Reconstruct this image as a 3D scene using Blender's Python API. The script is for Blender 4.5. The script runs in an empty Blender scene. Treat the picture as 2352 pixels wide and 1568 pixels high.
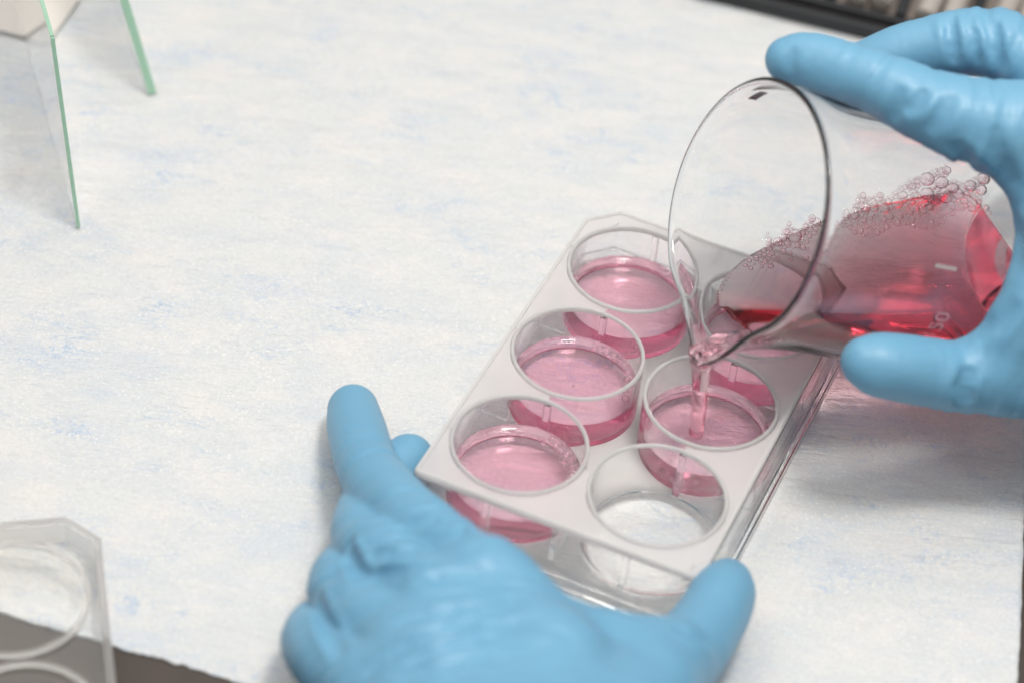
import bpy, bmesh, math, random
import numpy as np
from mathutils import Matrix, Vector
from mathutils.geometry import delaunay_2d_cdt

# ------------------------------------------------------------------ camera, light, exposure
sc = bpy.context.scene
MM = 0.001                                   # everything below is written in millimetres

CAM_D, CAM_E, CAM_ROLL, CAM_LENS = 718.77, 0.7521, 0.1026, 88.785
_C = np.array([0.0, -CAM_D * math.cos(CAM_E), CAM_D * math.sin(CAM_E)])
_F = -_C / np.linalg.norm(_C)
_R0 = np.array([1.0, 0.0, 0.0]); _U0 = np.cross(_R0, _F)
_R = math.cos(CAM_ROLL) * _R0 + math.sin(CAM_ROLL) * _U0
_U = -math.sin(CAM_ROLL) * _R0 + math.cos(CAM_ROLL) * _U0
cam_data = bpy.data.cameras.new('camera')
cam = bpy.data.objects.new('camera', cam_data)
sc.collection.objects.link(cam)
cam.matrix_world = Matrix(((_R[0], _U[0], -_F[0], _C[0] * MM), (_R[1], _U[1], -_F[1], _C[1] * MM),
                           (_R[2], _U[2], -_F[2], _C[2] * MM), (0, 0, 0, 1)))
cam_data.lens = CAM_LENS; cam_data.sensor_width = 36.0
cam_data.clip_start = 0.01; cam_data.clip_end = 20.0
cam_data.dof.use_dof = True
cam_data.dof.focus_distance = 0.700
cam_data.dof.aperture_fstop = 6.8
sc.camera = cam

world = bpy.data.worlds.new('World'); sc.world = world; world.use_nodes = True
world.node_tree.nodes['Background'].inputs[0].default_value = (0.97, 0.98, 1.0, 1)
world.node_tree.nodes['Background'].inputs[1].default_value = 0.36

def area_light(name, loc, target, sx, sy, watts, col):
    d = bpy.data.lights.new(name, 'AREA'); d.shape = 'RECTANGLE'; d.size = sx; d.size_y = sy
    d.energy = watts; d.color = col
    o = bpy.data.objects.new(name, d); sc.collection.objects.link(o)
    o.location = loc
    o.rotation_euler = (Vector(target) - Vector(loc)).to_track_quat('-Z', 'Y').to_euler()
    return o
# the bench's broad ceiling lamp and one small bright lamp head beside it
area_light('ceiling_lamp', (-0.06, 0.05, 1.0), (0.02, 0.05, 0), 1.30, 1.0, 6.3, (1.0, 0.965, 0.92))
area_light('lamp_head', (0.16, -0.14, 0.90), (0.03, 0, 0), 0.18, 0.15, 4.0, (1.0, 0.955, 0.90))

sc.view_settings.view_transform = 'Standard'
sc.view_settings.look = 'None'
sc.view_settings.exposure = 0.14
sc.view_settings.gamma = 1.0
sc.view_settings.use_curve_mapping = False
sc.render.engine = 'CYCLES'
cy = sc.cycles
cy.use_denoising = True
try:
    cy.denoiser = 'OPENIMAGEDENOISE'; cy.denoising_input_passes = 'RGB_ALBEDO_NORMAL'
except Exception:
    pass
cy.max_bounces = 32; cy.transmission_bounces = 32; cy.glossy_bounces = 10
cy.diffuse_bounces = 5; cy.transparent_max_bounces = 24; cy.volume_bounces = 0
cy.caustics_reflective = True; cy.caustics_refractive = True
cy.sample_clamp_indirect = 60.0; cy.blur_glossy = 0.3
cy.use_adaptive_sampling = False

# ------------------------------------------------------------------ helpers
S_VIEW = 5800.6 / 7332.14                    # the sheet I measured on is 2352 px wide
F_PX = 5800.6
def ray(x, y):
    d = _F + _R * (x - 1176.0) / F_PX - _U * (y - 784.0) / F_PX
    return d / np.linalg.norm(d)
def V(x, y, z):
    """point of the place seen along a sight line at height z (mm)"""
    d = ray(x, y); return _C + d * ((z - _C[2]) / d[2])

col = sc.collection
def link(o, parent=None):
    col.objects.link(o)
    if parent is not None: o.parent = parent
    return o
def tag(o, label=None, cat=None, group=None, kind=None):
    if label: o['label'] = label
    if cat: o['category'] = cat
    if group: o['group'] = group
    if kind: o['kind'] = kind
    return o
def empty(name, loc=(0, 0, 0), rz=0.0):
    o = bpy.data.objects.new(name, None); o.empty_display_size = 0.01
    o.location = [c * MM for c in loc]; o.rotation_euler = (0, 0, rz)
    return link(o)
def mesh(name, verts, faces, mat, smooth=False, auto=None):
    me = bpy.data.meshes.new(name)
    v = np.asarray(verts, dtype=float) * MM
    me.from_pydata(v.tolist(), [], [tuple(int(i) for i in f) for f in faces])
    me.update()
    if mat: me.materials.append(mat)
    if smooth or auto:
        me.polygons.foreach_set('use_smooth', [True] * len(me.polygons))
        if auto: me.set_sharp_from_angle(angle=math.radians(auto))
    return me
def obj(name, me, parent=None, loc=None):
    o = bpy.data.objects.new(name, me)
    if loc is not None: o.location = [c * MM for c in loc]
    return link(o, parent)
def fix_normals(me):
    bm = bmesh.new(); bm.from_mesh(me); bmesh.ops.recalc_face_normals(bm, faces=bm.faces); bm.to_mesh(me); bm.free()
    return me
def box_vf(x0, x1, y0, y1, z0, z1):
    v = [(x, y, z) for x in (x0, x1) for y in (y0, y1) for z in (z0, z1)]
    f = [(0, 1, 3, 2), (4, 6, 7, 5), (0, 4, 5, 1), (2, 3, 7, 6), (0, 2, 6, 4), (1, 5, 7, 3)]
    return v, f
def bevel(me, w, seg=2):
    bm = bmesh.new(); bm.from_mesh(me)
    bmesh.ops.bevel(bm, geom=bm.edges[:], offset=w * MM, segments=seg, affect='EDGES', profile=0.5)
    bm.to_mesh(me); bm.free(); return me
def lathe(profile, n=96):
    """closed profile of (r, z); r=0 points become poles"""
    V_, F_, rings = [], [], []
    for r, z in profile:
        if r < 1e-6:
            rings.append([len(V_)]); V_.append((0, 0, z))
        else:
            rings.append(list(range(len(V_), len(V_) + n)))
            for i in range(n):
                t = 2 * math.pi * i / n; V_.append((r * math.cos(t), r * math.sin(t), z))
    m = len(rings)
    for k in range(m):
        a, b = rings[k], rings[(k + 1) % m]
        if len(a) == 1 and len(b) == 1: continue
        for i in range(n):
            j = (i + 1) % n
            if len(a) == 1: F_.append((a[0], b[j], b[i]))
            elif len(b) == 1: F_.append((a[i], a[j], b[0]))
            else: F_.append((a[i], a[j], b[j], b[i]))
    return V_, F_

# ------------------------------------------------------------------ materials
def new_mat(name):
    m = bpy.data.materials.new(name); m.use_nodes = True
    nt = m.node_tree; nt.nodes.clear()
    return m, nt, nt.nodes.new('ShaderNodeOutputMaterial')
def principled(name, base, rough, spec=0.5, **kw):
    m, nt, out = new_mat(name)
    p = nt.nodes.new('ShaderNodeBsdfPrincipled')
    p.inputs['Base Color'].default_value = (*base, 1); p.inputs['Roughness'].default_value = rough
    p.inputs['Specular IOR Level'].default_value = spec
    for k, v in kw.items(): p.inputs[k].default_value = v
    nt.links.new(p.outputs[0], out.inputs[0])
    return m, nt, p
def glass(name, ior, rough=0.0, tint=(1, 1, 1), absorb=None, density=0.0):
    m, nt, out = new_mat(name)
    g = nt.nodes.new('ShaderNodeBsdfGlass')
    g.inputs['Color'].default_value = (*tint, 1); g.inputs['Roughness'].default_value = rough
    g.inputs['IOR'].default_value = ior
    nt.links.new(g.outputs[0], out.inputs[0])
    if absorb:
        a = nt.nodes.new('ShaderNodeVolumeAbsorption')
        a.inputs['Color'].default_value = (*absorb, 1); a.inputs['Density'].default_value = density
        nt.links.new(a.outputs[0], out.inputs['Volume'])
    return m, nt, g
M = {}
M['plastic'], _, _ = glass('clear_polystyrene', 1.47, 0.0, (1.0, 1.0, 1.0))
M['frost'], nt, g = glass('frosted_polystyrene', 1.46, 0.22, (0.985, 0.98, 0.98))
def milky(name, col_, rough, fac, back=0.5):
    m, nt, g = glass(name, 1.46, rough, (1.0, 0.997, 0.995))
    N, L = nt.nodes, nt.links; out = [q for q in N if q.type == 'OUTPUT_MATERIAL'][0]
    d = N.new('ShaderNodeBsdfDiffuse'); d.inputs[0].default_value = (*col_, 1)
    t = N.new('ShaderNodeBsdfTranslucent'); t.inputs[0].default_value = (*col_, 1)
    m1 = N.new('ShaderNodeMixShader'); m1.inputs[0].default_value = back; L.new(d.outputs[0], m1.inputs[1]); L.new(t.outputs[0], m1.inputs[2])
    m2 = N.new('ShaderNodeMixShader'); m2.inputs[0].default_value = fac; L.new(g.outputs[0], m2.inputs[1]); L.new(m1.outputs[0], m2.inputs[2])
    L.new(m2.outputs[0], out.inputs[0]); return m
M['deck'] = milky('frosted_deck', (1.0, 0.975, 0.97), 0.22, 0.58, 0.42)
M['milky'] = milky('milky_rim', (0.97, 0.96, 0.95), 0.15, 0.6)
M['lid'], _, _ = glass('lid_polystyrene', 1.40, 0.0, (1.0, 0.998, 0.99))
M['lid_edge'] = milky('lid_edge_polystyrene', (1.0, 0.975, 0.94), 0.2, 0.26)
M['edge'], _, _ = principled('ground_green_edge', (0.52, 0.80, 0.62), 0.5, 0.4, **{'Transmission Weight': 0.45})
M['beaker'], _, _ = glass('beaker_glass', 1.47, 0.0, (1.0, 1.0, 1.0))
M['liquid'], _, _ = glass('pink_medium', 1.335, 0.0, (1, 1, 1), (0.955, 0.05, 0.38), 52.0)
M['liquid_deep'], _, _ = glass('coral_medium', 1.335, 0.0, (1, 1, 1), (0.96, 0.14, 0.30), 46.0)
M['film'], _, _ = glass('bubble_film', 1.33, 0.0, (1.0, 0.972, 0.978))
M['pane'], _, _ = glass('green_glass', 1.3, 0.0, (1, 1, 1), (0.35, 0.93, 0.58), 1.6)
M['print'], nt, p_ = principled('white_enamel', (0.62, 0.60, 0.58), 0.6)
p_.inputs['Alpha'].default_value = 0.5          # worn, half rubbed off
M['reflection'], _, _ = principled('dark_reflection', (0.09, 0.065, 0.10), 0.5)  # dark reflection in the beaker glass, put in as a solid colour

def pad_material():
    m, nt, p = principled('absorbent_paper', (0.8, 0.8, 0.8), 0.85, 0.15)
    N, L = nt.nodes, nt.links
    tc = N.new('ShaderNodeTexCoord')
    def mapping(rot, scale):
        mp = N.new('ShaderNodeMapping'); mp.inputs['Rotation'].default_value = (0, 0, rot)
        mp.inputs['Scale'].default_value = scale; L.new(tc.outputs['Object'], mp.inputs[0]); return mp
    def noise(mp, scale, detail, rough=0.55, dist=0.0):
        t = N.new('ShaderNodeTexNoise'); t.inputs['Scale'].default_value = scale
        t.inputs['Detail'].default_value = detail; t.inputs['Roughness'].default_value = rough
        t.inputs['Distortion'].default_value = dist; L.new(mp.outputs[0], t.inputs['Vector']); return t.outputs['Fac']
    def math_(op, a, b=None, clamp=False):
        n = N.new('ShaderNodeMath'); n.operation = op; n.use_clamp = clamp
        for i, v in enumerate((a, b)):
            if v is None: continue
            if hasattr(v, 'links'): L.new(v, n.inputs[i])
            else: n.inputs[i].default_value = v
        return n.outputs[0]
    def smooth(v, lo, hi):
        r = N.new('ShaderNodeMapRange'); r.interpolation_type = 'SMOOTHSTEP'
        r.inputs['From Min'].default_value = lo; r.inputs['From Max'].default_value = hi
        L.new(v, r.inputs[0]); return r.outputs[0]
    def ridge(v, w):                                   # thin lines where noise crosses 0.5
        return math_('SUBTRACT', 1.0, smooth(math_('ABSOLUTE', math_('SUBTRACT', v, 0.5)), 0.0, w))
    a = mapping(0.25, (0.65, 1.35, 1)); b = mapping(-0.35, (0.8, 1.3, 1)); c = mapping(0.1, (1, 1, 1))
    v1 = ridge(noise(a, 42, 5, 0.62, 0.6), 0.022)
    v2 = ridge(noise(b, 95, 5, 0.66, 0.9), 0.035)
    v3 = ridge(noise(c, 320, 4, 0.6, 1.0), 0.07)
    big = smooth(noise(b, 22, 3), 0.40, 0.66)
    mid = smooth(noise(a, 75, 4, 0.6), 0.42, 0.68)
    cloud = smooth(noise(a, 48, 5, 0.65, 0.3), 0.45, 0.75)
    veins = math_('MULTIPLY', v1, mid)
    veins = math_('ADD', veins, math_('MULTIPLY', math_('MULTIPLY', v2, mid), 0.8))
    veins = math_('ADD', veins, math_('MULTIPLY', math_('MULTIPLY', v3, big), 0.35))
    veins = math_('MULTIPLY', veins, math_('ADD', math_('MULTIPLY', big, 0.8), 0.12))
    veins = math_('ADD', math_('MULTIPLY', veins, 0.95), math_('MULTIPLY', cloud, 0.34), True)
    fib = noise(c, 900, 3, 0.7)
    warm = N.new('ShaderNodeMixRGB'); L.new(smooth(noise(b, 60, 4, 0.6), 0.4, 0.7), warm.inputs[0])
    warm.inputs[1].default_value = (0.650, 0.665, 0.662, 1); warm.inputs[2].default_value = (0.705, 0.695, 0.678, 1)
    mixc = N.new('ShaderNodeMixRGB'); L.new(veins, mixc.inputs[0]); L.new(warm.outputs[0], mixc.inputs[1])
    mixc.inputs[2].default_value = (0.45, 0.54, 0.66, 1)
    grain = N.new('ShaderNodeMixRGB'); grain.blend_type = 'MULTIPLY'; grain.inputs[0].default_value = 1.0
    rmp = N.new('ShaderNodeMapRange'); rmp.inputs['To Min'].default_value = 0.93; rmp.inputs['To Max'].default_value = 1.05
    rmp.inputs['From Min'].default_value = 0.3; rmp.inputs['From Max'].default_value = 0.7
    L.new(fib, rmp.inputs[0]); L.new(mixc.outputs[0], grain.inputs[1]); L.new(rmp.outputs[0], grain.inputs[2])
    vor = N.new('ShaderNodeTexVoronoi'); vor.inputs['Scale'].default_value = 620; L.new(c.outputs[0], vor.inputs['Vector'])
    dot = math_('MULTIPLY', math_('SUBTRACT', 1.0, smooth(vor.outputs['Distance'], 0.12, 0.30)), math_('ADD', 0.25, math_('MULTIPLY', mid, 0.5)))
    dots = N.new('ShaderNodeMixRGB'); L.new(dot, dots.inputs[0]); L.new(grain.outputs[0], dots.inputs[1]); dots.inputs[2].default_value = (0.82, 0.81, 0.79, 1)
    L.new(dots.outputs[0], p.inputs['Base Color'])
    h = math_('ADD', math_('MULTIPLY', fib, 0.10), math_('MULTIPLY', noise(a, 240, 4, 0.6), 0.6))
    h = math_('ADD', h, math_('MULTIPLY', noise(mapping(0.2, (0.4, 1.5, 1)), 120, 4, 0.6), 1.5))
    bp = N.new('ShaderNodeBump'); bp.inputs['Strength'].default_value = 0.8; bp.inputs['Distance'].default_value = 0.0014
    L.new(h, bp.inputs['Height']); L.new(bp.outputs[0], p.inputs['Normal'])
    return m
M['pad'] = pad_material()

def glove_material():
    m, nt, p = principled('blue_nitrile', (0.15, 0.37, 0.54), 0.43, 0.45)
    N, L = nt.nodes, nt.links
    tc = N.new('ShaderNodeTexCoord')
    t = N.new('ShaderNodeTexNoise'); t.inputs['Scale'].default_value = 45; t.inputs['Detail'].default_value = 3
    L.new(tc.outputs['Object'], t.inputs['Vector'])
    mx = N.new('ShaderNodeMixRGB'); L.new(t.outputs['Fac'], mx.inputs[0])
    mx.inputs[1].default_value = (0.138, 0.352, 0.528, 1); mx.inputs[2].default_value = (0.172, 0.388, 0.552, 1)
    L.new(mx.outputs[0], p.inputs['Base Color'])
    t2 = N.new('ShaderNodeTexNoise'); t2.inputs['Scale'].default_value = 700; t2.inputs['Detail'].default_value = 3
    L.new(tc.outputs['Object'], t2.inputs['Vector'])
    bp = N.new('ShaderNodeBump'); bp.inputs['Strength'].default_value = 0.18; bp.inputs['Distance'].default_value = 0.0004
    L.new(t2.outputs['Fac'], bp.inputs['Height']); L.new(bp.outputs[0], p.inputs['Normal'])
    p.inputs['Subsurface Weight'].default_value = 0.0
    return m
M['glove'] = glove_material()

def noisy(name, c1, c2, scale, rough, spec=0.5, bump=0.0):
    m, nt, p = principled(name, c1, rough, spec)
    N, L = nt.nodes, nt.links
    tc = N.new('ShaderNodeTexCoord'); t = N.new('ShaderNodeTexNoise')
    t.inputs['Scale'].default_value = scale; t.inputs['Detail'].default_value = 5
    L.new(tc.outputs['Object'], t.inputs['Vector'])
    mx = N.new('ShaderNodeMixRGB'); L.new(t.outputs['Fac'], mx.inputs[0])
    mx.inputs[1].default_value = (*c1, 1); mx.inputs[2].default_value = (*c2, 1)
    L.new(mx.outputs[0], p.inputs['Base Color'])
    if bump:
        bp = N.new('ShaderNodeBump'); bp.inputs['Strength'].default_value = bump; bp.inputs['Distance'].default_value = 0.0005
        L.new(t.outputs['Fac'], bp.inputs['Height']); L.new(bp.outputs[0], p.inputs['Normal'])
    return m
M['counter'] = noisy('dark_worktop', (0.036, 0.027, 0.021), (0.070, 0.052, 0.040), 60, 0.42, 0.5, 0.1)
M['rack'] = noisy('black_rack_plastic', (0.012, 0.014, 0.017), (0.022, 0.024, 0.027), 40, 0.5)
M['rack_in'] = noisy('beige_rack_insert', (0.20, 0.17, 0.15), (0.27, 0.235, 0.21), 30, 0.7)
M['tube'] = noisy('milky_tube', (0.36, 0.325, 0.295), (0.45, 0.41, 0.375), 30, 0.35)
M['tray'] = noisy('cream_card', (0.72, 0.68, 0.63), (0.75, 0.715, 0.67), 20, 0.5)

# ------------------------------------------------------------------ setting: worktop and bench pad
v, f = box_vf(-800, 800, -560, 640, -41.6, -1.6)
tag(obj('worktop', bevel(mesh('worktop', v, f, M['counter']), 2)), kind='structure')

def value_noise(shape_seed):
    rng = np.random.RandomState(shape_seed); G = rng.rand(64, 64)
    def fn(x, y):
        xi = np.floor(x).astype(int); yi = np.floor(y).astype(int); fx = x - xi; fy = y - yi
        fx = fx * fx * (3 - 2 * fx); fy = fy * fy * (3 - 2 * fy)
        g = lambda i, j: G[i % 64, j % 64]
        return (g(xi, yi) * (1 - fx) + g(xi + 1, yi) * fx) * (1 - fy) + (g(xi, yi + 1) * (1 - fx) + g(xi + 1, yi + 1) * fx) * fy - 0.5
    return fn
def bench_pad():
    # near edge runs from (-121,-117) to (-57,-132); right edge through (140,-73) and (137,-107)
    P0 = np.array([129.5, -178.0]); eu = np.array([-0.9714, 0.2375]); ev = np.array([0.0995, 0.995])
    nu, nv, LU, LV = 380, 340, 480.0, 560.0
    uu = np.linspace(0, 1, nu); vv = np.linspace(0, 1, nv) ** 1.25
    Ug, Vg = np.meshgrid(uu * LU, vv * LV, indexing='ij')
    n1, n2, n3, n4 = (value_noise(s) for s in (3, 4, 5, 6))
    X = P0[0] + Ug * eu[0] + Vg * ev[0]; Y = P0[1] + Ug * eu[1] + Vg * ev[1]
    # slightly torn, uneven edges
    en = np.exp(-(Vg / 3.0) ** 2); er = np.exp(-(Ug / 3.0) ** 2)
    jag = 0.5 * n1(Ug * 0.5, Vg * 0) + 0.7 * n2(Ug * 1.2, Vg * 0) + 4.0 * n3(Ug * 0.02, Vg * 0)
    jag2 = 0.3 * n1(Vg * 0.4, Ug * 0 + 9) + 2.0 * n3(Vg * 0.02, Ug * 0 + 5)
    X = X + en * jag * ev[0] + er * jag2 * eu[0]; Y = Y + en * jag * ev[1] + er * jag2 * eu[1]
    # soft crinkles
    Z = 0.55 * n1(X * 0.035 + 7, Y * 0.06) + 0.42 * n2(X * 0.07 + 0.03 * Y, Y * 0.15 + 3) + 0.22 * n3(X * 0.22, Y * 0.35) + 0.12 * n4(X * 0.5, Y * 0.6)
    al_, ac_ = X * 0.97 - Y * 0.24, X * 0.24 + Y * 0.97
    Z = Z + 0.34 * n4(al_ * 0.035 + 3, ac_ * 0.20) + 0.22 * n1(al_ * 0.05 + 9, ac_ * 0.36 + 4)
    Z = Z - 0.85
    top = np.stack([X, Y, Z], -1).reshape(-1, 3)
    bot = top.copy(); bot[:, 2] = -1.58
    idx = np.arange(nu * nv).reshape(nu, nv); o = nu * nv
    F = []
    a, b, c, d = idx[:-1, :-1], idx[1:, :-1], idx[1:, 1:], idx[:-1, 1:]
    F += np.stack([a, d, c, b], -1).reshape(-1, 4).tolist()
    ring = list(idx[:, 0]) + list(idx[-1, 1:]) + list(idx[-2::-1, -1]) + list(idx[0, -2:0:-1])
    for i in range(len(ring)):
        p, q = ring[i], ring[(i + 1) % len(ring)]; F.append((p, q, q + o, p + o))
    F.append([r + o for r in ring])
    used = set(ring); keep = {r + o: k for k, r in enumerate(ring)}
    verts = np.concatenate([top, bot[[r for r in ring]]])
    F = [[(j if j < o else o + keep[j]) for j in fc] for fc in F]
    me = mesh('bench_pad', verts, F, M['pad'], smooth=True)
    return tag(obj('bench_pad', me), 'white and pale blue fibrous absorbent bench paper spread under everything', 'bench paper')
bench_pad()

# ------------------------------------------------------------------ well plate
PHI, PX, PY = 1.2195, 36.58, -29.45           # the long axis (a) runs away from the camera, b across
HL, HB = 63.88, 42.74
def outline(inset, ch=0.0, ch_near=0.0):
    """counter-clockwise, x=a (long), y=-b ; the two far corners are cut"""
    L, B = HL - inset, HB - inset; k = ch
    pts = [(-L, -B + ch_near), (-L + ch_near, -B), (L - k, -B), (L, -B + k), (L, B - k), (L - k, B), (-L + ch_near, B), (-L, B - ch_near)]
    return pts
def offset_poly(pts, d):
    n = len(pts); out = []
    for i in range(n):
        p0, p1, p2 = (np.array(pts[(i + k) % n], float) for k in (-1, 0, 1))
        e1 = (p1 - p0) / np.linalg.norm(p1 - p0); e2 = (p2 - p1) / np.linalg.norm(p2 - p1)
        n1 = np.array([-e1[1], e1[0]]); n2 = np.array([-e2[1], e2[0]])
        m = n1 + n2; out.append(tuple(p1 + m * d / (1 + n1 @ n2)))
    return out
def sweep(pts, prof):
    """closed (inset, z) profile swept round the outline: a ring-shaped wall"""
    n = len(pts); V_, F_ = [], []
    for d, z in prof:
        V_ += [(x, y, z) for x, y in offset_poly(pts, d)]
    m = len(prof)
    for k in range(m):
        for i in range(n):
            j = (i + 1) % n; kk = (k + 1) % m
            F_.append((k * n + i, k * n + j, kk * n + j, kk * n + i))
    return V_, F_
def slab(pts, holes, z0, z1, nseg=72, cut=None, keep=None):
    P = [Vector(p) for p in pts]; n0 = len(P)
    loops = [list(range(n0))]
    for (cx, cy, r) in holes:
        s = len(P); P += [Vector((cx + r * math.cos(2 * math.pi * i / nseg), cy + r * math.sin(2 * math.pi * i / nseg))) for i in range(nseg)]
        loops.append(list(range(s, s + nseg)))
    if cut:
        s = len(P); P += [Vector(p) for p in cut]; loops.append(list(range(s, s + len(cut))))
    edges = [(l[i], l[(i + 1) % len(l)]) for l in loops for i in range(len(l))]
    vo, eo, fo, *_ = delaunay_2d_cdt(P, edges, [], 0, 1e-6)
    tri = []
    for fc in fo:
        cx = sum(vo[i][0] for i in fc) / len(fc); cy_ = sum(vo[i][1] for i in fc) / len(fc)
        if any((cx - hx) ** 2 + (cy_ - hy) ** 2 < (r * math.cos(math.pi / nseg)) ** 2 * 0.9999 for hx, hy, r in holes): continue
        # inside outline
        ins = False
        for i in range(n0):
            x1, y1 = pts[i]; x2, y2 = pts[(i + 1) % n0]
            if (y1 > cy_) != (y2 > cy_) and cx < (x2 - x1) * (cy_ - y1) / (y2 - y1) + x1: ins = not ins
        if keep and not keep(cx, cy_): continue
        if ins: tri.append(list(fc))
    n = len(vo)
    V_ = [(q[0], q[1], z1) for q in vo] + [(q[0], q[1], z0) for q in vo]
    F_ = tri + [[i + n for i in reversed(t)] for t in tri]
    cnt = {}
    for t in tri:
        for i in range(3):
            e = (t[i], t[(i + 1) % 3]); cnt[e] = cnt.get(e, 0) + 1
    for (p, q) in cnt:
        if (q, p) not in cnt: F_.append((q, p, p + n, q + n))
    return V_, F_

CENT = [(i * 39.12, j * 39.12 / 2) for i in (-1, 0, 1) for j in (1, -1)]      # (a, -b): left wells have y>0
plate = empty('well_plate', (PX, PY, 0.0), PHI)
tag(plate, 'clear plastic six well culture plate with five pink wells, held by its near end', 'culture plate')
holes = [(x, y, 18.62) for x, y in CENT]
RECT = [(-39.12, -19.56), (39.12, -19.56), (39.12, 19.56), (-39.12, 19.56)]
in_rect = lambda x, y: abs(x) < 39.12 and abs(y) < 19.56
v, f = slab(outline(2.75, 8.0, 1.0), holes, 17.85, 19.15, cut=RECT, keep=lambda x, y: not in_rect(x, y))
deck = obj('deck', fix_normals(mesh('deck', v, f, M['deck'])), plate)
# the floor sheet between the four wells on either side of the middle
v, f = slab(outline(2.75, 8.0, 1.0), [(x, y, 18.5) for x, y in CENT], 0.9, 1.9, cut=RECT, keep=in_rect)
obj('floor_web', fix_normals(mesh('floor_web', v, f, M['deck'])), plate)
v, f = sweep(outline(0.0, 9.0, 1.6), [(0, 0.3), (0, 3.6), (0.35, 4.0), (1.55, 4.3), (2.0, 5.0), (2.6, 17.2), (2.75, 17.82), (4.0, 17.82), (3.9, 16.5), (3.2, 4.6), (2.9, 4.0), (1.6, 2.6), (1.3, 0.3)])
obj('skirt', fix_normals(mesh('skirt', v, f, M['plastic'])), plate)
# a low bead on the deck's border, broken where the far corners are cut
v, f = sweep(outline(2.9, 8.0, 1.0), [(0, 19.17), (0.15, 19.75), (0.9, 19.75), (1.05, 19.17)])
obj('deck_border', fix_normals(mesh('deck_border', v, f, M['milky'])), plate)
prof = [(0, 2.7), (16.2, 2.7), (16.75, 2.85), (17.05, 3.3), (17.1, 4.0), (17.40, 19.2), (18.40, 19.2), (18.2, 1.5), (18.0, 1.3), (0, 1.3)]
v, f = lathe(prof, 128)
well_me = fix_normals(mesh('well', v, f, M['plastic'], auto=28))
v, f = lathe([(17.40, 19.22), (17.43, 19.8), (17.58, 20.1), (17.85, 20.22), (18.15, 20.15), (18.38, 19.9), (18.44, 19.22)], 128)
rim_me = fix_normals(mesh('rim', v, f, M['milky'], auto=50))
for x, y in CENT:
    w_ = obj('well', well_me, plate, (x, y, 0)); obj('rim', rim_me, w_)
# webs: between wells along the plate, and short ones from the skirt
def rib(x0, x1, y0, y1, z0, z1):
    v, f = box_vf(x0, x1, y0, y1, z0, z1)
    return obj('rib', mesh('rib', v, f, M['plastic']), plate)
for y in (19.56, -19.56):
    for x in (-19.56, 19.56): rib(x - 0.98, x + 0.98, y - 0.9, y + 0.9, 2.0, 17.4)
    rib(57.75, 60.3, y - 0.8, y + 0.8, 5.2, 17.6); rib(-60.3, -57.75, y - 0.8, y + 0.8, 5.2, 17.6)
for x in (-19.56, 19.56):
    for s in (1, -1): rib(x - 0.6, x + 0.6, *sorted((s * 39.3, s * 31.0)), 6.0, 17.75)
for s in (1, -1): rib(*sorted((s * 60.4, s * 51.0)), -0.6, 0.6, 6.0, 17.75)
# raised column numbers beside the left wells, row letters at the ends
def raised_text(txt, loc, rot, size, depth, mat, parent, name):
    cu = bpy.data.curves.new(name, 'FONT'); cu.body = txt; cu.size = size * MM; cu.extrude = depth * MM
    cu.align_x = 'CENTER'; cu.align_y = 'CENTER'; cu.resolution_u = 4
    t = bpy.data.objects.new(name + '_tmp', cu); col.objects.link(t)
    dg = bpy.context.evaluated_depsgraph_get(); dg.update()
    me = bpy.data.meshes.new_from_object(t.evaluated_get(dg)); me.name = name
    bpy.data.objects.remove(t); me.materials.clear(); me.materials.append(mat)
    o = obj(name, me, parent, loc); o.rotation_euler = rot
    return o
for k, x in zip('123', (-39.12, 0, 39.12)):
    raised_text(k, (x - 3.0 if k == '1' else x + 1.0, 38.6, 19.2), (0, 0, -math.pi / 2 * 0), 4.0, 0.28, M['milky'], plate, 'raised_number')
raised_text('A', (55.0, 30.5, 19.2), (0, 0, -math.pi / 2), 3.8, 0.28, M['milky'], plate, 'raised_letter')
raised_text('B', (-58.0, -36.5, 19.2), (0, 0, -math.pi / 2), 3.8, 0.28, M['milky'], plate, 'raised_letter')

# ------------------------------------------------------------------ medium in the wells
def medium_profile(level, men=1.35, n=14):
    R = 17.18; p = [(0, level)]
    for k in range(1, n + 1):
        r = R * (1 - (1 - k / n) ** 2.2)
        p.append((r, level + men * math.exp(-(R - r) / 1.3)))
    p += [(R + 0.03, level + men - 0.1), (17.13, 4.0), (17.08, 3.25), (16.8, 2.78), (16.2, 2.62), (0, 2.62)]
    return p
MED = [(0, 8.1, 'pink medium in the near left well, bubbles at its right side', 1),
       (2, 8.3, 'pink medium in the middle left well, bubbles along its right wall', 2),
       (4, 8.0, 'pink medium in the far left well, clear of froth', 4),
       (3, 8.0, 'pink medium in the middle right well, the stream falling into it', 3),
       (5, 8.2, 'pink medium in the far right well, seen through the beaker', 5)]
ca, sa = math.cos(PHI), math.sin(PHI)
def plate_pt(x, y, z): return np.array([PX + ca * x - sa * y, PY + sa * x + ca * y, z])
medium = {}
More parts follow.
